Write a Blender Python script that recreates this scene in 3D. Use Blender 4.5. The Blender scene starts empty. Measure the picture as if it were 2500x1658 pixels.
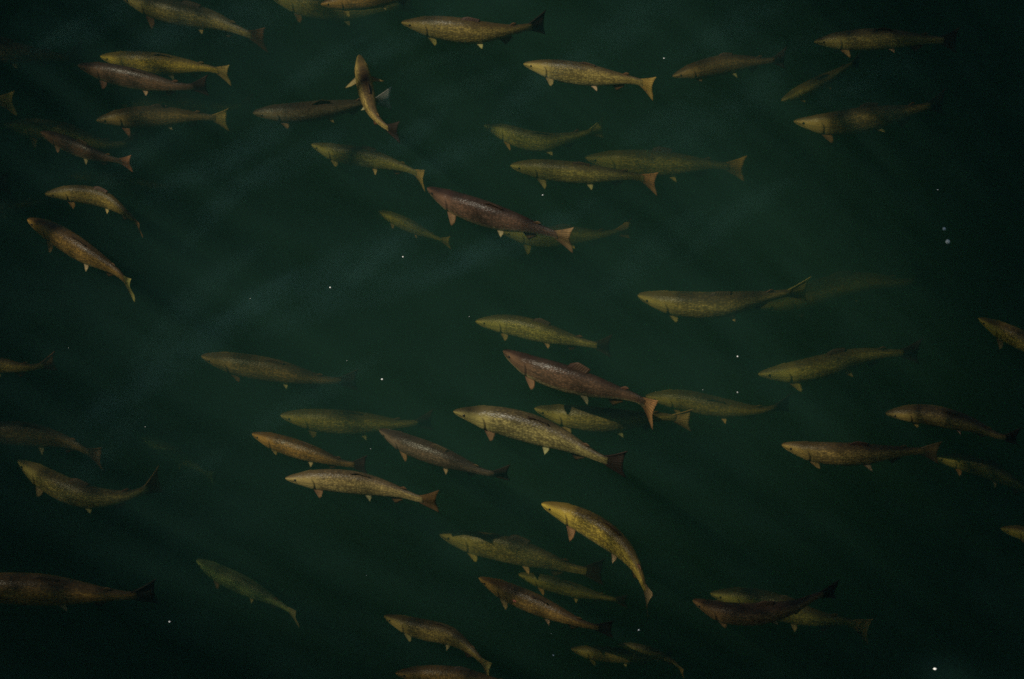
import bpy, math, random
import numpy as np
from mathutils import Vector, noise

# ------------------------------------------------------------------ camera, sky, sun, exposure
scene = bpy.context.scene
coll = scene.collection
R = math.radians

cam_data = bpy.data.cameras.new('camera')
cam_data.sensor_width = 36.0
cam_data.lens = 18.0 * 12.0 / 2.1
cam_data.clip_end = 500.0
camera = bpy.data.objects.new('camera', cam_data)
coll.objects.link(camera)
DEP = R(47)
camera.location = (0.0, -12.0 * math.cos(DEP), 12.0 * math.sin(DEP) - 0.3)
camera.rotation_euler = (R(90) - DEP, 0.0, 0.0)
scene.camera = camera

SUN = Vector((-0.50, -0.28, 0.82)).normalized()        # direction towards the sun
world = bpy.data.worlds.new('World')
scene.world = world
world.use_nodes = True
wn = world.node_tree
sky = wn.nodes.new('ShaderNodeTexSky')
sky.sky_type = 'NISHITA'
sky.sun_disc = False
sky.sun_elevation = math.asin(SUN.z)
sky.sun_rotation = math.atan2(SUN.x, SUN.y)
wn.links.new(sky.outputs[0], wn.nodes['Background'].inputs[0])
wn.nodes['Background'].inputs[1].default_value = 0.05

sun_data = bpy.data.lights.new('sun', 'SUN')
sun_data.energy = 5.0
sun_data.angle = R(0.53)
sun_data.color = (1.0, 0.93, 0.82)
sun = bpy.data.objects.new('sun', sun_data)
coll.objects.link(sun)
sun.rotation_euler = SUN.to_track_quat('Z', 'Y').to_euler()

scene.view_settings.view_transform = 'Standard'
scene.view_settings.look = 'None'
scene.view_settings.exposure = -0.2
scene.view_settings.gamma = 1.0
scene.view_settings.use_curve_mapping = False
scene.render.engine = 'CYCLES'
scene.cycles.use_denoising = False
scene.cycles.max_bounces = 6
scene.cycles.filter_width = 1.6
scene.cycles.sample_clamp_indirect = 0.15
scene.cycles.volume_bounces = 4
scene.cycles.transparent_max_bounces = 12

# ------------------------------------------------------------------ helpers
def put(o, parent=None):
    coll.objects.link(o)
    if parent is not None:
        o.parent = parent
    return o

def mesh_object(name, verts, faces, mat, parent=None, smooth=True, attr=None, loc=None):
    me = bpy.data.meshes.new(name)
    v = [tuple(p) for p in verts]
    me.from_pydata(v, [], faces)
    if attr is not None:
        a = me.attributes.new(attr[0], 'FLOAT_VECTOR', 'POINT')
        a.data.foreach_set('vector', np.asarray(attr[1], dtype=np.float32).ravel())
    if smooth:
        me.polygons.foreach_set('use_smooth', [True] * len(me.polygons))
    me.materials.append(mat)
    me.update()
    o = bpy.data.objects.new(name, me)
    if loc is not None:
        o.location = loc
    return put(o, parent)

class Nodes:
    """A small wrapper to wire a node tree."""
    def __init__(self, name):
        self.mat = bpy.data.materials.new(name)
        self.mat.use_nodes = True
        self.t = self.mat.node_tree
        self.t.nodes.clear()
        self.out = self.t.nodes.new('ShaderNodeOutputMaterial')
    def node(self, kind, **kw):
        n = self.t.nodes.new(kind)
        for k, v in kw.items():
            setattr(n, k, v)
        return n
    def link(self, a, b):
        self.t.links.new(a, b)
    def put(self, sock, v):
        if isinstance(v, bpy.types.NodeSocket):
            self.link(v, sock)
        else:
            sock.default_value = v
    def math(self, op, a, b=0.0, c=0.0, clamp=False):
        n = self.node('ShaderNodeMath', operation=op, use_clamp=clamp)
        for s, v in zip(n.inputs, (a, b, c)):
            self.put(s, v)
        return n.outputs[0]
    def mix(self, f, a, b, blend='MIX'):
        n = self.node('ShaderNodeMix', data_type='RGBA', blend_type=blend)
        self.put(n.inputs['Factor'], f)
        self.put(n.inputs[6], a if isinstance(a, bpy.types.NodeSocket) else (*a, 1.0))
        self.put(n.inputs[7], b if isinstance(b, bpy.types.NodeSocket) else (*b, 1.0))
        return n.outputs[2]
    def smooth(self, v, lo, hi):
        n = self.node('ShaderNodeMapRange', interpolation_type='SMOOTHSTEP')
        self.put(n.inputs[0], v)
        n.inputs[1].default_value = lo
        n.inputs[2].default_value = hi
        return n.outputs[0]
    def vec(self, x, y, z=0.0):
        n = self.node('ShaderNodeCombineXYZ')
        for s, v in zip(n.inputs, (x, y, z)):
            self.put(s, v)
        return n.outputs[0]

# ------------------------------------------------------------------ materials
def fish_skin():
    n = Nodes('fish_skin')
    at = n.node('ShaderNodeAttribute', attribute_name='fishco')
    sp = n.node('ShaderNodeSeparateXYZ'); n.link(at.outputs['Vector'], sp.inputs[0])
    x, ang, size = sp.outputs
    info = n.node('ShaderNodeObjectInfo')
    tint = info.outputs['Color']; rnd = info.outputs['Random']
    shift = n.math('MULTIPLY', rnd, 37.0)
    # mottling
    nz = n.node('ShaderNodeTexNoise'); nz.inputs['Scale'].default_value = 1.0; nz.inputs['Detail'].default_value = 4.0
    n.link(n.vec(n.math('MULTIPLY_ADD', x, 26.0, shift), n.math('MULTIPLY', ang, 5.0), shift), nz.inputs['Vector'])
    mott = nz.outputs[0]
    # rows of scales: cells stretched along the body
    vo = n.node('ShaderNodeTexVoronoi', feature='F1'); vo.inputs['Scale'].default_value = 1.0; vo.inputs['Randomness'].default_value = 0.75
    n.link(n.vec(n.math('MULTIPLY_ADD', x, 58.0, shift), n.math('MULTIPLY', ang, 9.5), 0.0), vo.inputs['Vector'])
    scale_d = n.smooth(vo.outputs['Distance'], 0.15, 0.75)
    sepc = n.node('ShaderNodeSeparateColor'); n.link(vo.outputs['Color'], sepc.inputs[0])
    cell = sepc.outputs[0]
    # pigment from back to belly
    back = n.mix(1.0, tint, (0.40, 0.36, 0.37), 'MULTIPLY')
    flank = n.mix(1.0, tint, (1.62, 1.58, 1.35), 'MULTIPLY')
    edge = n.math('MULTIPLY_ADD', n.math('SUBTRACT', mott, 0.5), 0.5, ang)
    col = n.mix(n.smooth(edge, 0.25, 1.15), back, flank)
    belly = n.mix(0.55, tint, (0.58, 0.48, 0.22))
    col = n.mix(n.math('MULTIPLY', n.smooth(edge, 1.72, 2.28), 0.92), col, belly)
    # lateral line
    lat = n.math('SUBTRACT', 1.0, n.smooth(n.math('ABSOLUTE', n.math('SUBTRACT', ang, 1.42)), 0.02, 0.10))
    col = n.mix(n.math('MULTIPLY', lat, 0.35), col, (0.05, 0.04, 0.03))
    # scale shading: darker scale margins, uneven scale brightness (pigment of each scale)
    body_only = n.smooth(x, 0.19, 0.24)
    margin = n.math('MULTIPLY', n.math('MULTIPLY', scale_d, 0.66), body_only)
    col = n.mix(margin, col, (0.025, 0.018, 0.012))
    bright = n.math('MULTIPLY_ADD', cell, 0.55, 0.80)
    hsv = n.node('ShaderNodeHueSaturation'); n.link(col, hsv.inputs['Color'])
    n.link(n.math('MULTIPLY_ADD', n.math('SUBTRACT', bright, 1.0), body_only, 1.0), hsv.inputs['Value'])
    col = hsv.outputs[0]
    # dark spots over the back
    vs = n.node('ShaderNodeTexVoronoi', feature='F1'); vs.inputs['Scale'].default_value = 1.0
    n.link(n.vec(n.math('MULTIPLY_ADD', x, 30.0, shift), n.math('MULTIPLY', ang, 4.2), 3.0), vs.inputs['Vector'])
    spot = n.math('SUBTRACT', 1.0, n.smooth(vs.outputs['Distance'], 0.16, 0.30))
    spot = n.math('MULTIPLY', spot, n.math('SUBTRACT', 1.0, n.smooth(ang, 0.9, 1.5)))
    col = n.mix(n.math('MULTIPLY', spot, 0.38), col, (0.02, 0.016, 0.012))
    # gill cover edge and mouth line
    dy = n.math('SUBTRACT', ang, 1.75)
    gx = n.math('MULTIPLY_ADD', n.math('MULTIPLY', dy, dy), -0.030, 0.192)
    gill = n.math('SUBTRACT', 1.0, n.smooth(n.math('ABSOLUTE', n.math('SUBTRACT', x, gx)), 0.002, 0.009))
    gill = n.math('MULTIPLY', gill, n.smooth(ang, 0.8, 1.2))
    col = n.mix(n.math('MULTIPLY', gill, 0.6), col, (0.018, 0.012, 0.010))
    mx = n.math('MULTIPLY_ADD', x, 3.2, 1.62)
    mouth = n.math('SUBTRACT', 1.0, n.smooth(n.math('ABSOLUTE', n.math('SUBTRACT', ang, mx)), 0.05, 0.14))
    mouth = n.math('MULTIPLY', mouth, n.math('SUBTRACT', 1.0, n.smooth(x, 0.075, 0.09)))
    col = n.mix(n.math('MULTIPLY', mouth, 0.75), col, (0.02, 0.014, 0.01))
    b = n.node('ShaderNodeBsdfPrincipled')
    n.link(col, b.inputs['Base Color'])
    b.inputs['Roughness'].default_value = 0.33
    b.inputs['Specular IOR Level'].default_value = 0.17
    bump = n.node('ShaderNodeBump'); bump.inputs['Strength'].default_value = 0.35; bump.inputs['Distance'].default_value = 0.002
    n.link(n.math('MULTIPLY', scale_d, -1.0), bump.inputs['Height'])
    n.link(bump.outputs[0], b.inputs['Normal'])
    n.link(b.outputs[0], n.out.inputs['Surface'])
    return n.mat

def fin_skin():
    n = Nodes('fin_membrane')
    at = n.node('ShaderNodeAttribute', attribute_name='finco')
    sp = n.node('ShaderNodeSeparateXYZ'); n.link(at.outputs['Vector'], sp.inputs[0])
    u, v, rays = sp.outputs
    info = n.node('ShaderNodeObjectInfo'); tint = info.outputs['Color']
    wave = n.math('SINE', n.math('MULTIPLY', n.math('MULTIPLY', u, rays), 6.2832))
    ray = n.smooth(wave, -0.4, 0.9)
    nz = n.node('ShaderNodeTexNoise'); nz.inputs['Scale'].default_value = 5.0; nz.inputs['Detail'].default_value = 3.0
    n.link(n.vec(u, n.math('MULTIPLY', v, 1.5), n.math('MULTIPLY', info.outputs['Random'], 20.0)), nz.inputs['Vector'])
    col = n.mix(ray, n.mix(1.0, tint, (0.62, 0.58, 0.55), 'MULTIPLY'), n.mix(1.0, tint, (1.15, 1.1, 1.0), 'MULTIPLY'))
    col = n.mix(n.math('MULTIPLY', n.smooth(nz.outputs[0], 0.45, 0.75), 0.5), col, (0.05, 0.03, 0.025))
    col = n.mix(n.math('MULTIPLY', n.math('SUBTRACT', 1.0, n.smooth(u, 0.02, 0.32)), 0.55), col, (0.07, 0.03, 0.025))
    col = n.mix(n.math('MULTIPLY', n.smooth(v, 0.45, 1.0), 0.35), col, n.mix(1.0, tint, (1.55, 1.55, 1.45), 'MULTIPLY'))
    d = n.node('ShaderNodeBsdfPrincipled'); n.link(col, d.inputs['Base Color'])
    d.inputs['Roughness'].default_value = 0.5; d.inputs['Specular IOR Level'].default_value = 0.25
    bump = n.node('ShaderNodeBump'); bump.inputs['Strength'].default_value = 0.4; bump.inputs['Distance'].default_value = 0.002
    n.link(ray, bump.inputs['Height']); n.link(bump.outputs[0], d.inputs['Normal'])
    tr = n.node('ShaderNodeBsdfTranslucent'); n.link(col, tr.inputs['Color'])
    m = n.node('ShaderNodeMixShader'); m.inputs[0].default_value = 0.5
    n.link(d.outputs[0], m.inputs[1]); n.link(tr.outputs[0], m.inputs[2])
    n.link(m.outputs[0], n.out.inputs['Surface'])
    return n.mat

def plain(name, col, rough=0.6, noise_scale=0.0, col2=None):
    n = Nodes(name)
    b = n.node('ShaderNodeBsdfPrincipled')
    b.inputs['Roughness'].default_value = rough
    if noise_scale:
        tc = n.node('ShaderNodeTexCoord')
        nz = n.node('ShaderNodeTexNoise'); nz.inputs['Scale'].default_value = noise_scale; nz.inputs['Detail'].default_value = 5.0
        n.link(tc.outputs['Object'], nz.inputs['Vector'])
        n.link(n.mix(nz.outputs[0], col, col2 or tuple(c * 0.5 for c in col)), b.inputs['Base Color'])
    else:
        b.inputs['Base Color'].default_value = (*col, 1.0)
    n.link(b.outputs[0], n.out.inputs['Surface'])
    return n.mat

FORWARD = 0.32
def water_volume():
    """Green lake water: scattering and absorption per metre; no surface, one looks into it."""
    n = Nodes('lake_water')
    S = (0.018, 0.083, 0.084)          # scattering per metre
    A = (0.70, 0.52, 0.95)             # absorption per metre
    s = n.node('ShaderNodeVolumeScatter')
    ms = max(S)
    s.inputs['Color'].default_value = (*[c / ms for c in S], 1.0)
    s.inputs['Density'].default_value = ms
    s.inputs['Anisotropy'].default_value = 0.0
    a = n.node('ShaderNodeVolumeAbsorption')
    ma = 1.0
    a.inputs['Color'].default_value = (*[1.0 - c / ma for c in A], 1.0)
    a.inputs['Density'].default_value = ma
    add = n.node('ShaderNodeAddShader')
    n.link(s.outputs[0], add.inputs[0]); n.link(a.outputs[0], add.inputs[1])
    fw = n.node('ShaderNodeVolumeScatter')                 # fine silt: scatters forward, softens what lies deep
    fw.inputs['Color'].default_value = (0.42, 1.0, 0.95, 1.0)
    fw.inputs['Density'].default_value = FORWARD
    fw.inputs['Anisotropy'].default_value = 0.990
    add2 = n.node('ShaderNodeAddShader')
    n.link(add.outputs[0], add2.inputs[0]); n.link(fw.outputs[0], add2.inputs[1])
    add = add2
    n.link(add.outputs[0], n.out.inputs['Volume'])
    return n.mat

M_SKIN = fish_skin()
M_FIN = fin_skin()
M_EYE = plain('eye_dark', (0.016, 0.013, 0.010), 0.2)
M_SORE = plain('sore_flesh', (0.75, 0.25, 0.17), 0.5, 90.0, (0.55, 0.12, 0.09))
M_SPECK = plain('pale_flake', (0.85, 0.85, 0.80), 0.5)
M_BUBBLE = plain('froth', (0.62, 0.66, 0.60), 0.25)
M_MUD = plain('lakebed_mud', (0.045, 0.045, 0.030), 0.9, 1.5)
M_BANK = plain('bank_soil', (0.07, 0.075, 0.035), 0.9, 2.0, (0.05, 0.04, 0.025))
M_BARK = plain('bark', (0.09, 0.07, 0.05), 0.9, 6.0)
M_LEAF = plain('leaf', (0.05, 0.09, 0.03), 0.6, 3.0, (0.08, 0.11, 0.03))

# ------------------------------------------------------------------ the setting: lakebed, bank, water
def lakebed():
    N = 60; L = 120.0
    v, f = [], []
    for j in range(N + 1):
        for i in range(N + 1):
            x = -L / 2 + L * i / N; y = -L / 2 + L * j / N
            v.append((x, y, -6.6 + 0.5 * noise.noise((x * 0.15, y * 0.15, 3.0))))
    for j in range(N):
        for i in range(N):
            a = j * (N + 1) + i
            f.append((a, a + 1, a + N + 2, a + N + 1))
    o = mesh_object('lakebed', v, f, M_MUD); o['kind'] = 'structure'
lakebed()

def water():
    """Closed body of water with a rippled top."""
    N = 140; L = 26.0
    v, f = [], []
    for j in range(N + 1):
        for i in range(N + 1):
            x = -L / 2 + L * i / N; y = -L / 2 + L * j / N
            z = 0.010 * math.sin(7.0 * (x - y) * 0.7 + 2.0 * noise.noise((x * 0.6, y * 0.6, 0.0)))
            v.append((x, y, z * (0.0 if i in (0, N) or j in (0, N) else 1.0)))
    for j in range(N):
        for i in range(N):
            a = j * (N + 1) + i
            f.append((a, a + 1, a + N + 2, a + N + 1))
    base = len(v)
    rim = [i for i in range(N)] + [N + j * (N + 1) for j in range(N)] + [N * (N + 1) + N - i for i in range(N)] + [(N - j) * (N + 1) for j in range(N)]
    for k in rim:
        v.append((v[k][0], v[k][1], -6.0))
    m = len(rim)
    for k in range(m):
        q = (k + 1) % m
        f.append((rim[k], base + k, base + q, rim[q]))
    f.append(tuple(base + k for k in range(m - 1, -1, -1)))
    o = mesh_object('water', v, f, water_volume(), smooth=False); o['kind'] = 'structure'
water()

def sheen_streaks():
    """Long faint scattering bands just under the surface, imitating sky sheen on ripples: flat lens-shaped clouds."""
    n = Nodes('sheen_streak')
    s = n.node('ShaderNodeVolumeScatter')
    s.inputs['Color'].default_value = (0.42, 0.88, 1.0, 1.0)  # bluish scattering stands in for reflected sky
    s.inputs['Density'].default_value = STREAK_DENSITY
    s.inputs['Anisotropy'].default_value = 0.0
    n.link(s.outputs[0], n.out.inputs['Volume'])
    rng = random.Random(11)
    bands = [(x, y, l, w, a) for (x, y, l, w, a) in STREAKS]
    v, f = [], []
    ns, nr = 22, 18
    for k, (cx, cy, L, W, ang) in enumerate(bands):
        z0 = -0.012 - 0.0062 * k
        T = 0.0026
        b = len(v)
        ph = rng.uniform(0, 6.28)
        for i in range(ns + 1):
            t = -1 + 2 * i / ns
            env = max(0.004, 1 - t * t) ** 0.7
            bend = 0.035 * L * math.sin(2.2 * t + ph)
            wob = 0.12 * noise.noise((t * 3.0, ph, 1.0))
            for j in range(nr):
                th = 2 * math.pi * j / nr
                q = 0.5 * W * env * (1.0 + wob) * math.cos(th)
                p = Vector((0.5 * L * t, bend + q))
                x = cx + p.x * math.cos(ang) - p.y * math.sin(ang)
                y = cy + p.x * math.sin(ang) + p.y * math.cos(ang)
                v.append((x, y, z0 + T * env * math.sin(th) ** 3))
        for i in range(ns):
            for j in range(nr):
                q = (j + 1) % nr
                f.append((b + i * nr + j, b + i * nr + q, b + (i + 1) * nr + q, b + (i + 1) * nr + j))
        f.append(tuple(b + j for j in range(nr - 1, -1, -1)))
        f.append(tuple(b + ns * nr + j for j in range(nr)))
    o = mesh_object('sky_sheen_streaks', v, f, n.mat, smooth=False)
    o['kind'] = 'stuff'
    o['label'] = 'faint pale streaks imitating sky sheen on the green water'
    o['category'] = 'streaks'
STREAK_DENSITY = 2.1
STREAKS = [
    (-1.30, -0.36, 1.34, 0.25, 0.91),
    (-0.94, 0.02, 0.84, 0.21, 0.77),
    (-0.66, 0.10, 1.09, 0.29, 0.71),
    (-0.35, 0.11, 0.73, 0.23, 0.66),
    (0.00, 0.31, 0.90, 0.21, 0.68),
    (-1.21, 0.83, 0.99, 0.23, 0.82),
    (-1.18, 0.55, 0.71, 0.16, 0.97),
    (-0.92, 0.81, 0.64, 0.21, 0.86),
    (-0.20, 0.90, 0.78, 0.21, 0.74),
    (-0.47, 0.96, 0.60, 0.16, 0.75),
    (0.12, 1.31, 0.67, 0.18, 0.76),
    (-1.46, 1.66, 0.79, 0.23, 0.65),
    (-1.08, 1.81, 0.72, 0.29, 0.67),
    (-1.86, 1.75, 0.75, 0.21, 0.72),
    (-0.51, 1.63, 0.70, 0.18, 0.76),
    (-0.84, 1.47, 0.59, 0.16, 0.72),
    (0.49, 1.72, 0.92, 0.29, 0.68),
    (0.98, 1.73, 0.80, 0.26, 0.59),
    (0.89, 1.17, 0.93, 0.29, 0.80),
    (1.55, 1.40, 0.68, 0.23, 0.69),
    (-1.28, 0.06, 0.94, 0.18, 0.90),
    (-1.60, -0.77, 0.67, 0.16, 0.93),
    (0.67, 1.18, 0.62, 0.18, 0.84),
    (0.59, 0.37, 0.77, 0.21, 0.76),
    (0.94, 0.56, 0.79, 0.18, 0.76),
    (-1.62, 0.90, 0.66, 0.16, 0.92),
    (-1.09, 1.11, 0.56, 0.16, 0.84),
    (-0.80, -0.43, 0.78, 0.16, 0.80),
    (-0.29, 1.58, 0.60, 0.16, 0.54),
    (-0.61, 0.32, 0.53, 0.16, 0.81),
    (-0.19, 1.43, 0.59, 0.18, 0.62),
    (-2.06, 1.79, 0.47, 0.16, 0.85),
    (1.37, 1.74, 0.68, 0.21, 0.47),
    (-1.25, -0.78, 0.41, 0.13, 0.82),
]
sheen_streaks()

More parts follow.
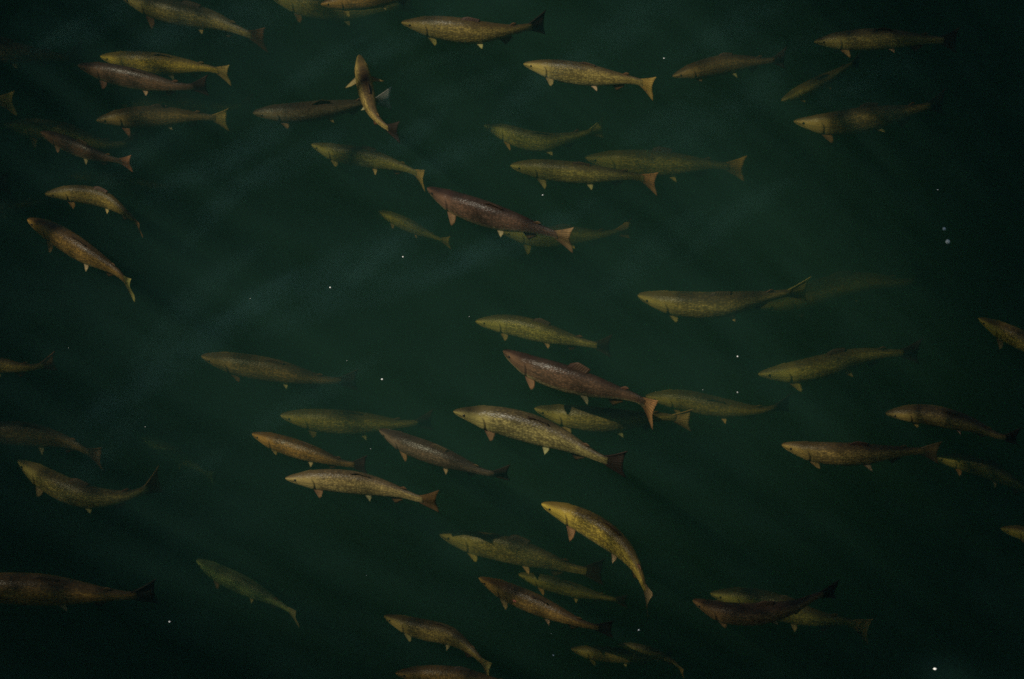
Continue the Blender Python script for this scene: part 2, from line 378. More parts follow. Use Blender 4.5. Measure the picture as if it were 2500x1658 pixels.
# ------------------------------------------------------------------ the school
FISH = [
    ('large grey-green fish cut by the top edge, above the bright yellow-green fish', 0.38, 'grey', 'brown', {},
     [(-1.816, 2.256), (-1.585, 2.151), (-1.376, 2.088), (-1.208, 1.991), (-1.127, 1.951)]),
    ('very dim brown fish at the left edge, its dark tail touching another snout', 0.58, 'brown', 'dark', {},
     [(-2.716, 2.143), (-2.503, 2.12), (-2.316, 2.088), (-2.152, 2.057), (-2.057, 2.043), (-1.995, 2.068)]),
    ('bright yellow-green fish with wide golden tail, just over a purplish fish', 0.35, 'yellow', 'gold', {},
     [(-1.868, 1.805), (-1.762, 1.78), (-1.649, 1.761), (-1.482, 1.736), (-1.347, 1.711), (-1.272, 1.669)]),
    ('dark purplish fish overlapping the belly of the bright yellow-green fish', 0.21, 'plum', 'dark', {},
     [(-1.932, 1.588), (-1.781, 1.534), (-1.615, 1.479), (-1.468, 1.439), (-1.342, 1.444)]),
    ('brown fish with yellow-tipped tail, snout aimed left below the purplish fish', 0.42, 'brown', 'gold', {},
     [(-1.857, 1.44), (-1.731, 1.464), (-1.535, 1.48), (-1.375, 1.48), (-1.271, 1.464)]),
    ('murky olive fish behind the rosy-grey fish with orange fins', 0.62, 'olive', 'dark', {},
     [(-2.317, 1.629), (-2.165, 1.61), (-1.992, 1.56), (-1.82, 1.509), (-1.689, 1.536)]),
    ('rosy-grey fish with small orange fins swimming over a murky olive fish', 0.27, 'plum', 'pink', {},
     [(-2.064, 1.22), (-1.943, 1.144), (-1.807, 1.066), (-1.695, 1.025), (-1.647, 1.007)]),
    ('small bronze fish with downcurved golden tail, above the orange-brown fish', 0.29, 'gold', 'gold', {'tl': 0.8},
     [(-2.005, 0.84), (-1.883, 0.847), (-1.753, 0.817), (-1.672, 0.754), (-1.61, 0.69), (-1.577, 0.63)]),
    ('orange-brown fish with pale pelvic fin slanting down near the left edge', 0.17, 'amber', 'gold', {},
     [(-2.033, 0.558), (-1.926, 0.49), (-1.792, 0.387), (-1.661, 0.291), (-1.608, 0.239), (-1.561, 0.166)]),
    ('fish mostly beyond the left edge with only its pale tail showing', 0.35, 'gold', 'gold', {},
     [(-2.9, 1.576), (-2.658, 1.557), (-2.454, 1.533), (-2.304, 1.511), (-2.217, 1.484)]),
    ('fish beyond the left edge with only a dark reddish tail showing', 0.53, 'plum', 'dark', {},
     [(-2.878, 1.233), (-2.638, 1.212), (-2.435, 1.191), (-2.306, 1.173), (-2.224, 1.16)]),
    ('faint brown fish at the left edge behind the small bronze fish', 0.99, 'brown', 'dark', {},
     [(-2.651, 1.495), (-2.48, 1.49), (-2.328, 1.484), (-2.197, 1.501), (-2.105, 1.528)]),
    ("faint blurred fish above the small bronze fish's back", 1.22, 'olive', 'dark', {},
     [(-2.126, 1.94), (-1.996, 1.909), (-1.836, 1.878), (-1.698, 1.856), (-1.579, 1.836)]),
    ('slate-purple fish passing beneath the fish that heads upward', 0.38, 'slate', 'glint', {'dorsal': 2.2, 'tl': 1.2},
     [(-1.155, 1.451), (-0.97, 1.457), (-0.807, 1.486), (-0.697, 1.516), (-0.633, 1.535), (-0.542, 1.562)]),
    ('olive fish with yellow tail ending at the snout of the plum fish', 0.47, 'olive', 'gold', {},
     [(-0.895, 1.355), (-0.783, 1.299), (-0.688, 1.275), (-0.556, 1.23), (-0.431, 1.165), (-0.386, 1.108)]),
    ('murky grey fish cut by the top edge, under a reddish fish', 0.73, 'grey', 'dark', {},
     [(-1.164, 2.674), (-0.966, 2.595), (-0.768, 2.565), (-0.611, 2.577), (-0.474, 2.62)]),
    ('reddish fish at the top edge showing only head and belly', 0.30, 'amber', 'dark', {},
     [(-0.879, 2.109), (-0.753, 2.124), (-0.603, 2.147), (-0.472, 2.176), (-0.359, 2.205)]),
    ('olive-gold fish with dark upturned tail near the top edge centre', 0.20, 'gold', 'dark', {},
     [(-0.499, 1.859), (-0.332, 1.828), (-0.168, 1.8), (-0.035, 1.806), (0.065, 1.831), (0.15, 1.865)]),
    ('slim fish heading upward away from the others, seen from above', 0.10, 'gold', 'dark', {'pec': 1.6},
     [(-0.673, 1.521), (-0.652, 1.386), (-0.628, 1.262), (-0.598, 1.149), (-0.543, 1.068), (-0.485, 1.035)]),
    ('bright tan fish with glowing orange tail below the olive-gold fish', 0.17, 'gold', 'bright', {},
     [(0.051, 1.557), (0.226, 1.505), (0.388, 1.465), (0.505, 1.44), (0.562, 1.424), (0.622, 1.376)]),
    ('yellow-green fish bent like a smile with bright yellow fins', 0.64, 'olive', 'gold', {'pale': 1},
     [(-0.129, 1.657), (-0.036, 1.613), (0.065, 1.561), (0.166, 1.545), (0.3, 1.586), (0.419, 1.64)]),
    ('large olive fish with pale fringed tail overlapping a banded fish', 0.40, 'olive', 'gold', {},
     [(-0.007, 1.148), (0.16, 1.116), (0.321, 1.088), (0.482, 1.07), (0.559, 1.057), (0.631, 1.011)]),
    ('yellow-brown fish with light bands across its back, behind the large olive fish', 0.75, 'olive', 'gold', {},
     [(0.335, 1.545), (0.537, 1.521), (0.741, 1.518), (0.939, 1.515), (1.063, 1.496)]),
    ('dark plum fish with pinkish notched tail in the upper middle', 0.14, 'plum', 'pink', {},
     [(-0.359, 0.73), (-0.25, 0.646), (-0.094, 0.565), (0.06, 0.504), (0.183, 0.446), (0.25, 0.412)]),
    ("smallest pale green fish left of the plum fish's middle", 0.81, 'olive', 'gold', {'pale': 1},
     [(-0.604, 1.27), (-0.499, 1.202), (-0.397, 1.134), (-0.318, 1.087), (-0.277, 1.066)]),
    ("blurred green fish crossing behind the plum fish's tail", 0.85, 'olive', 'gold', {},
     [(-0.048, 1.188), (0.131, 1.148), (0.264, 1.154), (0.397, 1.151), (0.535, 1.185)]),
    ('glowing yellow-green fish with a bright yellow pelvic fin and dim tail', 0.53, 'olive', 'dark', {'pale': 1},
     [(-0.154, 0.321), (-0.002, 0.3), (0.123, 0.259), (0.247, 0.214), (0.339, 0.184), (0.416, 0.174)]),
    ('purple-brown fish with glowing golden tail curving down, at picture centre right', 0.15, 'plum', 'gold', {'dorsal': 1.6},
     [(-0.036, -0.212), (0.087, -0.299), (0.262, -0.369), (0.408, -0.42), (0.512, -0.461), (0.562, -0.535)]),
    ('biggest sharpest fish with visible scales and square dark tail', 0.15, 'grey', 'dark', {},
     [(-0.231, -0.524), (-0.137, -0.546), (0.032, -0.599), (0.168, -0.659), (0.268, -0.722), (0.361, -0.783), (0.44, -0.806)]),
    ('fish crossed by a dark shadow beneath the golden-tailed fish', 0.49, 'olive', 'gold', {},
     [(0.092, -0.213), (0.211, -0.248), (0.352, -0.271), (0.494, -0.269), (0.617, -0.253), (0.733, -0.271)]),
    ('long olive-brown fish with slightly upturned tail, right of the glowing yellow-green fish', 0.46, 'olive', 'gold', {},
     [(0.533, 0.409), (0.689, 0.361), (0.872, 0.349), (1.056, 0.39), (1.152, 0.414), (1.256, 0.438)]),
    ('faint long fish trailing behind the long olive-brown fish', 1.36, 'olive', 'dark', {},
     [(1.143, 1.195), (1.365, 1.261), (1.532, 1.324), (1.696, 1.359), (1.858, 1.351), (1.965, 1.41)]),
    ('yellow-shouldered blurred fish slanting up to the right', 0.64, 'olive', 'dark', {'pale': 1},
     [(1.037, 0.117), (1.199, 0.131), (1.349, 0.173), (1.498, 0.225), (1.668, 0.241), (1.732, 0.248)]),
    ('murky grey-green fish behind the golden tail of the purple-brown fish', 0.73, 'olive', 'dark', {},
     [(0.565, 0.081), (0.725, 0.056), (0.87, 0.012), (1.049, -0.011), (1.173, 0.032)]),
    ('brown fish with dark tail near the right edge, above a torpedo-straight fish', 0.21, 'gold', 'dark', {},
     [(1.481, -0.486), (1.642, -0.49), (1.809, -0.54), (1.924, -0.607), (1.996, -0.602)]),
    ('golden-brown fish entering at the right edge, snout tip bright', 0.15, 'yellow', 'gold', {},
     [(1.891, -0.029), (1.988, -0.101), (2.094, -0.169), (2.232, -0.243), (2.356, -0.299)]),
    ('torpedo-straight golden-backed fish with a small tail, right of centre', 0.23, 'gold', 'brown', {},
     [(1.061, -0.636), (1.205, -0.674), (1.373, -0.679), (1.508, -0.668), (1.624, -0.66), (1.68, -0.67)]),
    ('dim green fish leaving at the right edge behind the torpedo-straight fish', 0.64, 'olive', 'dark', {},
     [(1.732, -0.347), (1.855, -0.374), (1.956, -0.418), (2.028, -0.466), (2.098, -0.518), (2.176, -0.566)]),
    ('golden-brown snout poking in at the lower right edge', 0.15, 'yellow', 'gold', {},
     [(1.859, -1.118), (1.916, -1.134), (2.035, -1.166), (2.171, -1.192), (2.277, -1.212)]),
    ('dark red-brown fish with raised dark tail, crossing over a pale-tailed fish', 0.19, 'bronze', 'dark', {'dorsal': 1.6},
     [(0.677, -1.429), (0.791, -1.489), (0.918, -1.498), (1.049, -1.469), (1.141, -1.419), (1.218, -1.39)]),
    ('dim yellowish fish with broad pale tail under the dark red-brown fish', 0.53, 'olive', 'gold', {},
     [(0.772, -1.138), (0.958, -1.176), (1.153, -1.252), (1.303, -1.278), (1.378, -1.323)]),
    ('dim brown fish with speckled tail at the left edge, above the S-curved fish', 0.48, 'brown', 'brown', {},
     [(-2.251, -0.332), (-2.082, -0.348), (-1.941, -0.361), (-1.797, -0.403), (-1.708, -0.458), (-1.652, -0.495)]),
    ('S-curved olive fish with upswept tail near the lower left', 0.33, 'olive', 'brown', {},
     [(-1.958, -0.625), (-1.849, -0.714), (-1.74, -0.783), (-1.635, -0.819), (-1.522, -0.815), (-1.45, -0.788), (-1.384, -0.731)]),
    ('long dark brown fish in the bottom left corner area', 0.25, 'amber', 'dark', {},
     [(-2.139, -1.308), (-1.935, -1.327), (-1.772, -1.337), (-1.607, -1.355), (-1.431, -1.37), (-1.339, -1.351)]),
    ('pale grey-green fish slanting down alone in the lower left', 0.73, 'ghost', 'pale', {'pale': 1},
     [(-1.268, -0.808), (-1.17, -0.88), (-1.049, -0.952), (-0.942, -1.022), (-0.884, -1.065), (-0.848, -1.112)]),
    ('murky brown fish with a dark forked tail, alone left of centre', 0.60, 'brown', 'dark', {},
     [(-1.31, 0.181), (-1.164, 0.139), (-0.975, 0.097), (-0.819, 0.055), (-0.733, 0.046), (-0.645, 0.049)]),
    ('blurred green fish with yellow shoulder above the orange-backed fish', 0.73, 'olive', 'dark', {'pale': 1},
     [(-0.972, -0.041), (-0.778, -0.069), (-0.587, -0.078), (-0.433, -0.078), (-0.332, -0.055)]),
    ('orange-backed fish partly hidden behind the scaled fish below it', 0.33, 'amber', 'dark', {},
     [(-1.039, -0.484), (-0.91, -0.543), (-0.77, -0.601), (-0.661, -0.646), (-0.574, -0.654)]),
    ('sharp greenish-tan fish with white-tipped fins, below the orange-backed fish', 0.15, 'grey', 'brown', {},
     [(-0.876, -0.865), (-0.711, -0.877), (-0.578, -0.898), (-0.444, -0.941), (-0.35, -0.984), (-0.283, -0.996)]),
    ('dull slate-brown fish with black fan tail, left of the biggest fish', 0.31, 'slate', 'dark', {},
     [(-0.53, -0.485), (-0.425, -0.555), (-0.287, -0.621), (-0.15, -0.685), (-0.09, -0.71), (-0.011, -0.706)]),
    ('glossy yellow-gold fish arched downward like a rainbow, lower centre', 0.12, 'yellow', 'gold', {},
     [(0.113, -1.027), (0.214, -1.078), (0.311, -1.14), (0.406, -1.228), (0.461, -1.32), (0.494, -1.426), (0.51, -1.506)]),
    ('olive fish with shaded head and yellow fins under the arched gold fish', 0.58, 'olive', 'dark', {},
     [(-0.289, -0.79), (-0.151, -0.838), (-0.015, -0.876), (0.12, -0.927), (0.255, -0.985), (0.361, -1.002)]),
    ('dim green fish behind the fish with a pink sore', 0.73, 'olive', 'dark', {},
     [(0.026, -0.884), (0.155, -0.932), (0.292, -0.979), (0.391, -1.006), (0.459, -1.022)]),
    ('brown fish with a small pink sore on its side and thin tail', 0.19, 'amber', 'dark', {'wound': 1},
     [(-0.125, -1.326), (-0.014, -1.396), (0.113, -1.467), (0.209, -1.521), (0.286, -1.557), (0.375, -1.576)]),
    ('golden-brown fish with downcurved tail near the bottom edge', 0.23, 'gold', 'gold', {},
     [(-0.478, -1.483), (-0.366, -1.533), (-0.238, -1.567), (-0.173, -1.614), (-0.116, -1.677), (-0.08, -1.733)]),
    ('fish cut by the bottom edge, only its back showing', 0.27, 'amber', 'gold', {},
     [(-0.43, -1.711), (-0.299, -1.722), (-0.172, -1.739), (-0.045, -1.766), (0.075, -1.8)]),
    ('stubby dim fish near the bottom edge, left of a curved one', 0.62, 'olive', 'dark', {},
     [(0.228, -1.342), (0.317, -1.36), (0.416, -1.37), (0.506, -1.38), (0.617, -1.376)]),
    ('thin dim curved fish near the bottom edge, tail pointing down', 0.53, 'olive', 'gold', {},
     [(0.407, -1.384), (0.486, -1.406), (0.548, -1.429), (0.619, -1.47), (0.653, -1.524)]),
    ('fish at the left edge showing only its thin upswept tail end', 0.35, 'gold', 'brown', {},
     [(-2.388, -0.033), (-2.231, -0.074), (-2.094, -0.097), (-1.992, -0.115), (-1.937, -0.11), (-1.868, -0.083)]),
    ('brown fish with black tail, right of the glowing orange tail', 0.44, 'brown', 'dark', {},
     [(0.73, 1.766), (0.831, 1.805), (0.975, 1.85), (1.082, 1.867), (1.169, 1.873), (1.253, 1.895)]),
    ('straight bronze fish near the top right corner', 0.25, 'gold', 'dark', {},
     [(1.363, 1.802), (1.526, 1.808), (1.702, 1.808), (1.896, 1.791), (2.006, 1.782)]),
    ('thin dim green fish slanting steeply under the straight bronze fish', 0.58, 'olive', 'dark', {},
     [(1.235, 1.761), (1.317, 1.814), (1.454, 1.906), (1.552, 1.986), (1.617, 2.034)]),
    ('dim grey-brown fish with pale pectoral fin at upper right', 0.51, 'grey', 'dark', {},
     [(1.271, 1.548), (1.421, 1.529), (1.635, 1.567), (1.836, 1.621), (1.965, 1.671)]),
    ('faint greenish shape just above the brown fish with yellow-tipped tail', 1.13, 'olive', 'dark', {},
     [(-1.886, 2.311), (-1.728, 2.323), (-1.569, 2.317), (-1.41, 2.311), (-1.253, 2.347)]),
    ('faintest ghostly fish between the S-curved fish and the orange-backed fish', 1.31, 'ghost', 'pale', {},
     [(-1.645, 0.355), (-1.539, 0.283), (-1.424, 0.202), (-1.348, 0.14), (-1.306, 0.103)]),
]
SPECKS = [
    ('tiny white speck right of the glowing orange tail', (0.664, 1.428, -0.03), 0.0057),
    ('tiny white speck between the large olive fish and the plum fish', (0.128, 0.572, -0.03), 0.0057),
    ('tiny white speck below the smallest pale green fish', (-0.445, 0.21, -0.03), 0.0057),
    ('small white speck alone in open water left of centre', (-0.735, 0.036, -0.03), 0.0071),
    ('faint speck left of the small white speck in open water', (-1.054, -0.026, -0.03), 0.0023),
    ("small white speck right of the murky brown fish's forked tail", (-0.51, -0.465, -0.03), 0.0071),
    ("faint speck above the murky brown fish's forked tail", (-0.652, -0.365, -0.03), 0.0023),
    ('faint speck at the snout of the glowing yellow-green fish', (-0.171, -0.126, -0.03), 0.0023),
    ('tiny speck left of the yellow-shouldered blurred fish', (0.892, -0.343, -0.03), 0.0057),
    ("white speck above the murky grey-green fish's tail", (0.882, -0.534, -0.03), 0.0071),
    ("faint speck over the murky grey-green fish's back", (0.747, -0.521, -0.03), 0.0023),
    ('tiny speck above the pair of bubbles on the right', (1.777, 0.604, -0.03), 0.0057),
    ('yellowish speck right of the thin tail of the sore-marked fish', (0.461, -1.697, -0.03), 0.0071),
    ('faint speck below the belly of the sore-marked fish', (0.143, -1.713, -0.03), 0.0023),
    ('tiny speck left of the stubby dim fish', (0.149, -1.811, -0.03), 0.0057),
    ('faint speck left of the olive fish with shaded head', (-0.539, -1.443, -0.03), 0.0023),
    ('pale drifting scrap in the dark lower left', (-1.249, -1.659, -0.03), 0.0071),
    ('faint speck between the orange-backed and slate-brown fish', (-0.543, -0.826, -0.03), 0.0023),
    ('faint speck above the faintest ghostly fish', (-1.419, -0.713, -0.03), 0.0023),
    ('faint speck right of the thin upswept tail end', (-1.759, -0.298, -0.03), 0.0023),
    ('brightest white speck in the bottom right corner', (1.522, -1.872, -0.03), 0.0143),
]
BUBBLES = [
    ('dimmer upper one of two bubbles near the right edge', (1.783, 0.381, -0.04), 0.0151),
    ('bright lower one of two bubbles near the right edge', (1.79, 0.307, -0.04), 0.0202),
]
# back colour of each kind of fish
SKIN = {
    'gold':   (0.195, 0.138, 0.046),
    'yellow': (0.300, 0.205, 0.038),
    'amber':  (0.185, 0.104, 0.032),
    'brown':  (0.140, 0.094, 0.042),
    'olive':  (0.185, 0.150, 0.050),
    'grey':   (0.190, 0.145, 0.060),
    'plum':   (0.078, 0.044, 0.029),
    'bronze': (0.165, 0.082, 0.036),
    'ghost':  (0.175, 0.200, 0.105),
    'slate':  (0.092, 0.068, 0.050),
}
FIN = {
    'gold':   (0.56, 0.40, 0.15),
    'bright': (0.72, 0.42, 0.13),
    'pink':   (0.40, 0.21, 0.11),
    'brown':  (0.22, 0.13, 0.06),
    'dark':   (0.055, 0.038, 0.028),
    'pale':   (0.42, 0.44, 0.32),
    'glint':    (0.80, 0.92, 0.92),  # tail colour whitened and blued to imitate a glint
}

# body profile: station, top, bottom, half width (fractions of the whole length)
PROFILE = np.array([
    (0.000, 0.003, -0.004, 0.003), (0.006, 0.011, -0.011, 0.010), (0.020, 0.020, -0.020, 0.018),
    (0.045, 0.031, -0.032, 0.027), (0.080, 0.043, -0.045, 0.037), (0.120, 0.055, -0.058, 0.046),
    (0.165, 0.066, -0.070, 0.053), (0.215, 0.076, -0.080, 0.058), (0.280, 0.085, -0.090, 0.062),
    (0.350, 0.090, -0.097, 0.064), (0.430, 0.091, -0.098, 0.063), (0.500, 0.087, -0.093, 0.059),
    (0.580, 0.076, -0.080, 0.051), (0.660, 0.061, -0.062, 0.040), (0.740, 0.045, -0.043, 0.028),
    (0.800, 0.036, -0.034, 0.020), (0.850, 0.031, -0.030, 0.015), (0.885, 0.031, -0.030, 0.010), (0.905, 0.031, -0.030, 0.004)])

def prof(x):
    return [float(np.interp(x, PROFILE[:, 0], PROFILE[:, k])) for k in (1, 2, 3)]

class Spine:
    """Swimming curve of one fish: a smooth line from snout to tail end in a level plane, measured by arc length."""
    def __init__(self, pts, z, roll, pitch):
        P = np.array([(x, y) for x, y in pts], float)
        P = np.vstack([2 * P[0] - P[1], P, 2 * P[-1] - P[-2]])
        C = []
        for i in range(1, len(P) - 2):
            for t in np.linspace(0, 1, 24, endpoint=False):
                a, b, c, d = P[i - 1], P[i], P[i + 1], P[i + 2]
                C.append(0.5 * (2 * b + (c - a) * t + (2 * a - 5 * b + 4 * c - d) * t * t + (3 * b - a - 3 * c + d) * t ** 3))
        C.append(P[-2])
        C = np.array(C)
        s = np.concatenate([[0], np.cumsum(np.linalg.norm(np.diff(C, axis=0), axis=1))])
        self.L = float(s[-1])
        u = np.linspace(0, 1, 121)
        X = np.interp(u * self.L, s, C[:, 0]); Y = np.interp(u * self.L, s, C[:, 1])
        k = np.ones(9) / 9.0                                   # soften the bends
        for _ in range(2):
            X[4:-4] = np.convolve(X, k, 'valid'); Y[4:-4] = np.convolve(Y, k, 'valid')
        self.u, self.X, self.Y, self.z, self.roll, self.pitch = u, X, Y, z, roll, pitch
        tx = np.gradient(X); ty = np.gradient(Y)
        n = np.hypot(tx, ty); self.tx, self.ty = tx / n, ty / n
    def place(self, p):
        """Fish coordinates (along, sideways, up; fractions of length) to the world."""
        p = np.asarray(p, float).reshape(-1, 3)
        s = np.clip(p[:, 0], 0, 1)
        x = np.interp(s, self.u, self.X); y = np.interp(s, self.u, self.Y)
        tx = np.interp(s, self.u, self.tx); ty = np.interp(s, self.u, self.ty)
        over = (p[:, 0] - s) * self.L
        c, sn = math.cos(self.roll), math.sin(self.roll)
        side = (p[:, 1] * c - p[:, 2] * sn) * self.L
        up = (p[:, 1] * sn + p[:, 2] * c) * self.L
        return np.stack([x + tx * over - ty * side, y + ty * over + tx * side,
                         self.z + up + (0.5 - p[:, 0]) * self.pitch * self.L], axis=1)

STATIONS = np.concatenate([np.array([0.0, 0.003, 0.008, 0.015, 0.025, 0.04, 0.055, 0.07, 0.085, 0.1, 0.12, 0.14, 0.155, 0.168, 0.178, 0.186, 0.192, 0.198, 0.206, 0.22]),
                           np.linspace(0.24, 0.885, 34), np.array([0.897, 0.905])])
RING = 26

def body_mesh(sp, girth, deep, head):
    co, at, faces = [], [], []
    for x in STATIONS:
        top, bot, w = prof(x)
        w *= girth
        swell = 1.0 + (deep - 1.0) * math.sin(math.pi * min(1.0, x / 0.9)) ** 1.5
        snout = 1.0 + head * max(0.0, 1.0 - x / 0.16)
        top *= swell * snout; bot *= swell * snout; w *= 1.0 + 0.5 * (snout - 1.0)
        for k in range(RING):
            a = 2 * math.pi * k / RING                       # 0 = back, pi = belly
            ca, sa = math.cos(a), math.sin(a)
            m = (top + bot) / 2; hh = (top - bot) / 2
            e = 0.92
            yy = w * math.copysign(abs(sa) ** e, sa)
            zz = m + hh * math.copysign(abs(ca) ** e, ca)
            ang = a if a <= math.pi else 2 * math.pi - a
            g = 0.0
            edge = 0.192 - 0.030 * (ang - 1.75) ** 2         # the gill cover stands proud, with a groove behind it
            if 0.7 < ang < 2.9:
                d = x - edge
                if -0.06 < d <= 0.0:
                    g += 0.0035 * (1 + d / 0.06)
                elif 0.0 < d < 0.014:
                    g -= 0.0030
            if x < 0.085:                                    # the mouth slit
                d = abs(ang - (1.62 + 3.2 * x))
                if d < 0.16:
                    g -= 0.0035 * min(1.0, x / 0.02)
            r = math.hypot(yy, zz - m) + 1e-6
            yy += g * yy / r; zz += g * (zz - m) / r
            co.append((x, yy, zz)); at.append((x, ang, sp.L))
    n = len(STATIONS)
    for i in range(n - 1):
        for k in range(RING):
            q = (k + 1) % RING
            faces.append((i * RING + k, i * RING + q, (i + 1) * RING + q, (i + 1) * RING + k))
    faces.append(tuple(range(RING - 1, -1, -1)))
    faces.append(tuple((n - 1) * RING + k for k in range(RING)))
    return sp.place(co), faces, at

def sheet(sp, fn, nu, nv, rays, thick):
    """A thin solid fin: fn(u, v) in fish coordinates, root at v = 0, swept as a plate that thins to its edge."""
    uu = np.linspace(0, 1, nu); vv = np.linspace(0, 1, nv)
    P = sp.place([fn(u, v) for v in vv for u in uu]).reshape(nv, nu, 3)
    du = np.gradient(P, axis=1); dv = np.gradient(P, axis=0)
    nn = np.cross(du, dv); nn /= (np.linalg.norm(nn, axis=2, keepdims=True) + 1e-9)
    t = (thick * sp.L * (1 - 0.8 * vv))[:, None, None] * 0.5
    rid = (1.0 + 0.35 * np.cos(uu * rays * 6.2832))[None, :, None]
    V = np.concatenate([(P + nn * t * rid).reshape(-1, 3), (P - nn * t * rid).reshape(-1, 3)])
    at = [(u, v, rays) for v in vv for u in uu] * 2
    F = []; m = nu * nv
    for j in range(nv - 1):
        for i in range(nu - 1):
            a = j * nu + i
            F.append((a, a + 1, a + nu + 1, a + nu)); F.append((m + a, m + a + nu, m + a + nu + 1, m + a + 1))
    ring = [i for i in range(nu)] + [j * nu + nu - 1 for j in range(1, nv)] + [(nv - 1) * nu + i for i in range(nu - 2, -1, -1)] + [j * nu for j in range(nv - 2, 0, -1)]
    for k in range(len(ring)):
        a, b = ring[k], ring[(k + 1) % len(ring)]
        F.append((b, a, m + a, m + b))
    return V, F, at

def lerp(a, b, t):
    return a + (b - a) * t

def build_fish(k, label, depth, kind, tail, opts, pts):
    rng = random.Random(1000 + k)
    sp = Spine(pts, -depth, R(rng.uniform(-7, 7)), rng.uniform(-0.04, 0.04))
    root = bpy.data.objects.new('fish', None)
    root.empty_display_size = 0.1
    mid = sp.place([(0.45, 0, 0)])[0]
    root.location = mid
    root['label'] = label; root['category'] = 'fish'; root['group'] = 'fish of the school swimming in green water'
    put(root)
    def child(name, V, F, mat, color=None, attr=None, parent=root):
        o = mesh_object(name, V - (mid if parent is root else np.array(parent_origin[parent.name])), F, mat, parent, attr=attr)
        if color is not None:
            o.color = (*color, 1.0)
        return o
    parent_origin = {}
    hue = rng.uniform(0.90, 1.10)
    skin = tuple(c * hue * rng.uniform(0.95, 1.05) for c in SKIN[kind])
    if opts.get('pale'):
        skin = tuple(c * 1.25 for c in skin)
    girth = rng.uniform(0.88, 1.08)
    deep = rng.uniform(0.83, 1.03); head = rng.uniform(-0.20, 0.12)
    V, F, at = body_mesh(sp, girth, deep, head)
    body = child('body', V, F, M_SKIN, skin, ('fishco', at))
    jit = rng.uniform
    def fin(name, fn, color, nu=11, nv=7, rays=7, thick=0.008):
        V, F, at = sheet(sp, fn, nu, nv, rays, thick)
        c = tuple(x * jit(0.85, 1.15) for x in [1, 1, 1])
        return child(name, V, F, M_FIN, tuple(a * b for a, b in zip(color, c)), ('finco', at))
    # tail fin: a fan with a shallow fork
    spread = jit(0.105, 0.122) * opts.get('tl', 1.0)
    wob = jit(-0.012, 0.012); fray = jit(0.0, 0.004)
    def f_tail(u, v):
        q = 2 * u - 1
        zr = 0.029 * q
        ze = spread * math.copysign(abs(q) ** 0.9, q)
        xe = 0.986 + 0.022 * abs(q) ** 1.8
        x = lerp(0.875, xe, v)
        z = lerp(zr, ze, v ** 1.15)
        return (x, wob * v * math.sin(3.0 * q) + 0.004 * math.sin(9 * u) * v, z + (0.0025 * math.sin(u * 44) + fray * math.sin(u * 71 + 5 * wob)) * v * v)
    fin('tail_fin', f_tail, FIN[tail], 19, 9, 11, 0.007)
    # dorsal fin
    hd = jit(0.022, 0.038) * opts.get('dorsal', 1.0); lean = jit(-0.028, 0.028)
    def f_dorsal(u, v):
        xr = lerp(0.415, 0.535, u)
        h = hd * (1.0 - 0.55 * u) * min(1.0, 0.35 + 3.0 * u)
        return (xr + v * h * 0.85, lean * v, prof(xr)[0] * deep - 0.006 + v * (h + 0.006))
    fin('dorsal_fin', f_dorsal, tuple(0.30 * a + 0.70 * b for a, b in zip(FIN['brown'], FIN['dark'])), 11, 6, 8)
    # adipose fin
    def f_adi(u, v):
        xr = lerp(0.735, 0.765, u)
        return (xr + v * 0.028, 0.0, prof(xr)[0] - 0.006 + v * 0.026 * (1 - 0.5 * abs(u - 0.4)))
    fin('adipose_fin', f_adi, FIN['brown'], 5, 5, 1, 0.010)
    # anal fin
    ha = jit(0.050, 0.068)
    def f_anal(u, v):
        xr = lerp(0.665, 0.745, u)
        h = ha * (1.0 - 0.6 * u)
        return (xr + v * h * 0.8, 0.0, prof(xr)[1] * deep + 0.008 - v * (h + 0.006))
    fin('anal_fin', f_anal, FIN['brown'], 9, 6, 7)
    warm = FIN['gold'] if kind in ('olive', 'gold', 'yellow', 'amber') else FIN['pink']
    pec = tuple(c * 1.0 for c in warm); pel = tuple(lerp(c, d, 0.65) for c, d in zip(warm, (0.85, 0.74, 0.44)))
    for s in (-1, 1):
        lp = jit(0.064, 0.098) * opts.get('pec', 1.0); fl = jit(0.30, 0.70) * opts.get('pec', 1.0); dn = jit(0.25, 0.6); back = jit(0.35, 0.85) if 'pec' not in opts else 0.3
        A = Vector((back, s * fl, -dn)).normalized()
        top, bot, w = prof(0.205)
        def f_pec(u, v, s=s, A=A, lp=lp, w=w, bot=bot):
            c = 0.062 * (1.0 - 0.60 * v ** 1.5)
            L = lp * (1.0 - 0.30 * u ** 1.4) * (1.0 + 0.07 * math.sin(u * 31.0 + fl * 40))
            q = A * (v * L)
            return (0.198 + (u - 0.25) * c + q.x - 0.004, s * (w * 0.55) + q.y, bot * deep * 0.80 + q.z - 0.35 * (u - 0.3) * c * 0.5)
        fin('pectoral_fin', f_pec, pec, 9, 7, 7, 0.008)
    for s in (-1, 1):
        lp = jit(0.058, 0.078); fl = jit(0.40, 0.75); dn = jit(0.15, 0.45)
        A = Vector((jit(0.5, 0.9), s * fl, -dn)).normalized()
        top, bot, w = prof(0.53)
        def f_pel(u, v, s=s, A=A, lp=lp, w=w, bot=bot):
            c = 0.046 * (1.0 - 0.55 * v ** 1.5)
            L = lp * (1.0 - 0.45 * u)
            q = A * (v * L)
            return (0.525 + (u - 0.3) * c + q.x, s * (w * 0.45) + q.y, bot * deep * 0.84 + q.z)
        fin('pelvic_fin', f_pel, pel, 7, 6, 6, 0.008)
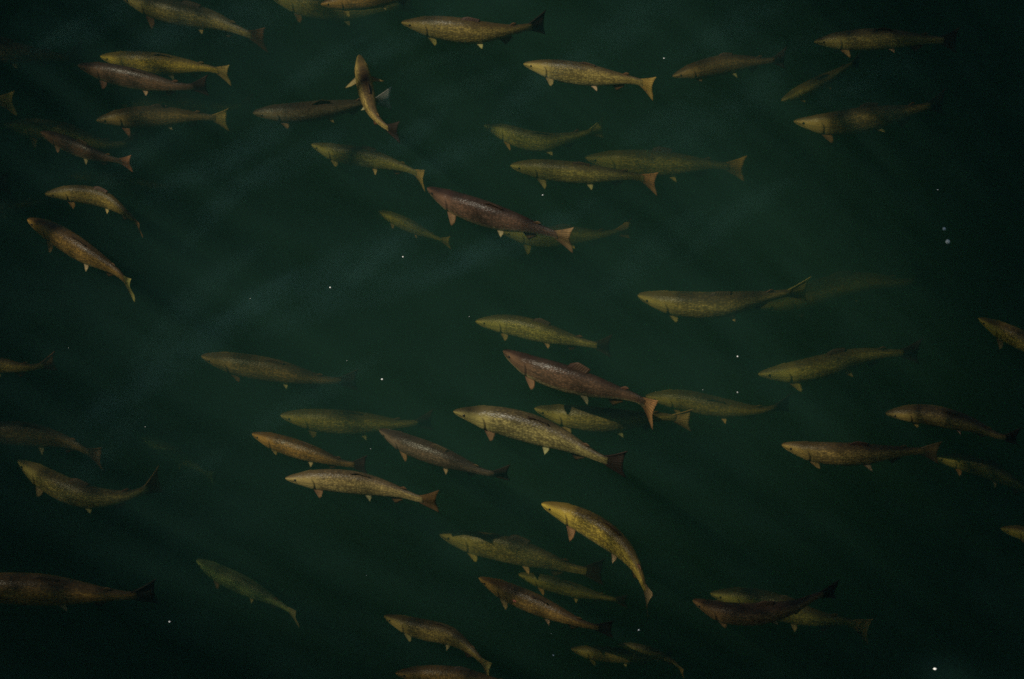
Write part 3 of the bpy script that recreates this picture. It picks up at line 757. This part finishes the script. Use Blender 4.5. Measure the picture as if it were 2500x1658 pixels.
    # eyes: a flattened bead set in the head
    for s in (-1, 1):
        co, fc = [], []
        nr, ns = 5, 10
        top, bot, w = prof(0.066)
        ctr = (0.066, s * (w * girth * (1.0 + 0.29 * head) * 0.93), 0.012)
        for i in range(nr + 1):
            ph = math.pi * i / nr
            for j in range(ns):
                th = 2 * math.pi * j / ns
                co.append((ctr[0] + 0.0090 * math.sin(ph) * math.cos(th), ctr[1] + s * 0.0055 * math.cos(ph), ctr[2] + 0.0090 * math.sin(ph) * math.sin(th)))
        for i in range(nr):
            for j in range(ns):
                q = (j + 1) % ns
                fc.append((i * ns + j, i * ns + q, (i + 1) * ns + q, (i + 1) * ns + j))
        child('eye', sp.place(co), fc, M_EYE)
    if opts.get('wound'):
        co, fc = [], []
        side = 1 if sp.place([(0.3, 0.05, 0)])[0][1] < sp.place([(0.3, -0.05, 0)])[0][1] else -1
        top, bot, w = prof(0.31)
        for i in range(4):
            for j in range(12):
                th = 2 * math.pi * j / 12; r = (3 - i) / 3.0 * (0.85 + 0.3 * rng.random())
                x = 0.315 + 0.017 * r * math.cos(th); a = 1.22 + 0.17 * r * math.sin(th)
                g = 1.0 + 0.02 * i
                co.append((x, side * w * girth * math.sin(a) * g, ((top + bot) / 2 + (top - bot) / 2 * math.cos(a) * g) * deep))
        for i in range(3):
            for j in range(12):
                q = (j + 1) % 12
                fc.append((i * 12 + j, i * 12 + q, (i + 1) * 12 + q, (i + 1) * 12 + j))
        o = child('sore', sp.place(co), fc, M_SORE); o['label'] = 'small raw pink sore on the flank'
    return root

for k, (label, depth, kind, tail, opts, pts) in enumerate(FISH):
    build_fish(k, label, depth, kind, tail, opts, pts)

# ------------------------------------------------------------------ drifting specks and bubbles
def lump(name, label, loc, d, mat, seed, flat, group, cat):
    rng = random.Random(seed)
    v, f = [], []
    nr, ns = 6, 9
    off = Vector((rng.uniform(0, 50), rng.uniform(0, 50), rng.uniform(0, 50)))
    for i in range(nr + 1):
        ph = math.pi * i / nr
        for j in range(ns):
            th = 2 * math.pi * j / ns
            p = Vector((math.sin(ph) * math.cos(th), math.sin(ph) * math.sin(th), math.cos(ph)))
            r = 0.5 * d * (1.0 + (0.45 if flat < 1 else 0.08) * noise.noise(p * 1.6 + off))
            v.append((p.x * r, p.y * r, p.z * r * flat))
    for i in range(nr):
        for j in range(ns):
            q = (j + 1) % ns
            f.append((i * ns + j, (i + 1) * ns + j, (i + 1) * ns + q, i * ns + q))
    o = mesh_object(name, v, f, mat, loc=loc)
    o.rotation_euler = (rng.uniform(-0.5, 0.5), rng.uniform(-0.5, 0.5), rng.uniform(0, 6))
    o['label'] = label; o['category'] = cat; o['group'] = group
for k, (label, loc, d) in enumerate(SPECKS):
    lump('floating_speck', label, loc, d, M_SPECK, k, 0.55, 'pale specks drifting in the water', 'speck')
for k, (label, loc, d) in enumerate(BUBBLES):
    lump('air_bubble', label, loc, d, M_BUBBLE, 90 + k, 1.0, 'bubbles near the right edge', 'bubble')

# ------------------------------------------------------------------ the bank, and a tree added outside the view to shade the water's edges
SHADE_DIR = Vector((0.72, 0.69, 0.0)).normalized()          # direction of the shade streaks laid into the leaf cover
ACROSS = Vector((0.69, -0.72, 0.0)).normalized()

def bank():
    N = 30
    v, f = [], []
    for j in range(N + 1):
        for i in range(N + 1):
            x = -60.0 + 45.0 * i / N; y = -50.0 + 100.0 * j / N
            h = 1.0 - max(0.0, (x + 22.0) / 7.0)
            v.append((x, y, 0.9 * min(1.0, h) - (2.5 if i == N else 0.0) + 0.25 * noise.noise((x * 0.3, y * 0.3, 1.0))))
    for j in range(N):
        for i in range(N):
            a = j * (N + 1) + i
            f.append((a, a + 1, a + N + 2, a + N + 1))
    o = mesh_object('lake_bank', v, f, M_BANK); o['kind'] = 'structure'
bank()

def tube(v, f, pts, radii, ns=7):
    base = len(v)
    for i, (p, r) in enumerate(zip(pts, radii)):
        a = pts[min(i + 1, len(pts) - 1)] - pts[max(i - 1, 0)]
        q = a.to_track_quat('Z', 'Y')
        for k in range(ns):
            th = 2 * math.pi * k / ns
            v.append(p + q @ Vector((r * math.cos(th), r * math.sin(th), 0.0)))
    for i in range(len(pts) - 1):
        for k in range(ns):
            q = (k + 1) % ns
            f.append((base + i * ns + k, base + i * ns + q, base + (i + 1) * ns + q, base + (i + 1) * ns + k))

def smoothstep(a, b, x):
    t = max(0.0, min(1.0, (x - a) / (b - a)))
    return t * t * (3 - 2 * t)

def shade(x, y):
    """Wanted shade from the added crown over this spot of the water (0 open, 1 closed)."""
    dx, dy = x - SHX, y - SHY
    r = (abs(dx / (RIGHT if dx > 0 else LEFT)) ** 2.1 + abs(dy / (FAR if dy > 0 else NEAR)) ** 2.1) ** (1 / 2.1)
    rim = smoothstep(0.43, 1.04, r)  # darkens towards the edges like lens falloff
    p = Vector((x, y, 0.0))
    s, t = p.dot(ACROSS), p.dot(SHADE_DIR)
    st = 0.5 + 0.5 * noise.noise((s * 2.3 + 0.25 * noise.noise((t * 0.7, s, 4.0)), t * 0.30, 7.0)) + 0.22 * noise.noise((s * 5.5, t * 0.6, 2.0))
    streak = smoothstep(0.40, 0.75, st)
    gap = abs(noise.noise((x * 2.6 + 0.5 * noise.noise((x, y, 3.0)), y * 2.6, 23.0)))     # open lanes imitating light focused by ripples
    dapple = smoothstep(0.04, 0.26, gap)
    if math.hypot(x - 1.50, y + 1.88) < 0.09:             # gap left in the leaves so sun brightens the corner speck
        return 0.0
    return min(0.98, 1.0 - (1.0 - RIM * rim) * (1.0 - STREAK * streak) * (1.0 - DAPPLE * dapple))

def added_shade_tree():
    rng = random.Random(5)
    root = bpy.data.objects.new('added_shade_tree', None)  # unseen tree, added for the shade it casts
    base = Vector((-19.0, -8.0, 0.75))
    root.location = base
    root['label'] = 'unseen tree added to shade the edges of the water'
    root['category'] = 'added tree'
    put(root)
    leaves_v, leaves_f = [], []
    centre = Vector((0, 0, 0)); n = 0
    area = 0.0017                                        # mean shadow of one leaf
    x0, x1, y0, y1 = -4.6, 3.3, -3.6, 4.4
    tries = int((x1 - x0) * (y1 - y0) * 3.0 / area)
    for _ in range(tries):
        x, y = rng.uniform(x0, x1), rng.uniform(y0, y1)
        c = shade(x, y)
        if rng.random() > -math.log(1.0 - c) / 3.0:
            continue
        p = Vector((x, y, 0.0)) + SUN * (8.3 + 1.5 * rng.random() ** 1.5 + 0.3 * math.sin(1.7 * x + y)) - base  # leaves set back along sun rays to cast the wanted shade
        L = rng.uniform(0.060, 0.095); W = L * rng.uniform(0.42, 0.6)
        q = (SUN + Vector((rng.gauss(0, 0.35), rng.gauss(0, 0.35), rng.gauss(0, 0.35)))).to_track_quat('Z', 'Y')
        th = rng.uniform(0, 6.283); ct, sn = math.cos(th), math.sin(th)
        b = len(leaves_v)
        for (a, w, h) in ((-0.5, 0, 0), (-0.1, 0.5, 0.08), (0.5, 0, 0), (-0.1, -0.5, 0.08), (0.0, 0.0, -0.03)):
            lx, ly = a * L, w * W
            leaves_v.append(p + q @ Vector((lx * ct - ly * sn, lx * sn + ly * ct, h * L)))
        leaves_f += [(b, b + 4, b + 1), (b + 1, b + 4, b + 2), (b + 2, b + 4, b + 3), (b + 3, b + 4, b)]
    crown = mesh_object('crown', leaves_v, leaves_f, M_LEAF, root, smooth=False); crown['kind'] = 'stuff'
    v, f = [], []
    top = Vector((-13.5, -6.5, 8.0)) - base
    tube(v, f, [Vector((0, 0, -0.6)), Vector((0.6, 0.2, 2.0)), Vector((2.2, 0.6, 4.8)), top], [0.55, 0.42, 0.34, 0.24], 12)
    mesh_object('trunk', v, f, M_BARK, root)
    for (ex, ey, ez, r) in ((-5.0, -1.0, 9.4, 0.13), (-7.2, 1.6, 9.6, 0.12), (-9.8, -3.8, 9.9, 0.11), (-6.6, -6.4, 9.2, 0.10)):
        v, f = [], []
        e = Vector((ex, ey, ez)) - base
        pts = [top - Vector((0.4, 0.1, 0.9))] + [top.lerp(e, t) + Vector((0, 0, 0.6 * math.sin(3.1 * t))) for t in (0.25, 0.5, 0.75, 1.0)]
        tube(v, f, pts, [r * 1.2, r, r * 0.75, r * 0.5, r * 0.25])
        mesh_object('limb', v, f, M_BARK, root)
SHX, SHY, LEFT, RIGHT, FAR, NEAR, RIM, STREAK, DAPPLE = -0.45, 0.45, 2.30, 2.38, 3.3, 2.55, 0.98, 0.12, 0.28
added_shade_tree()
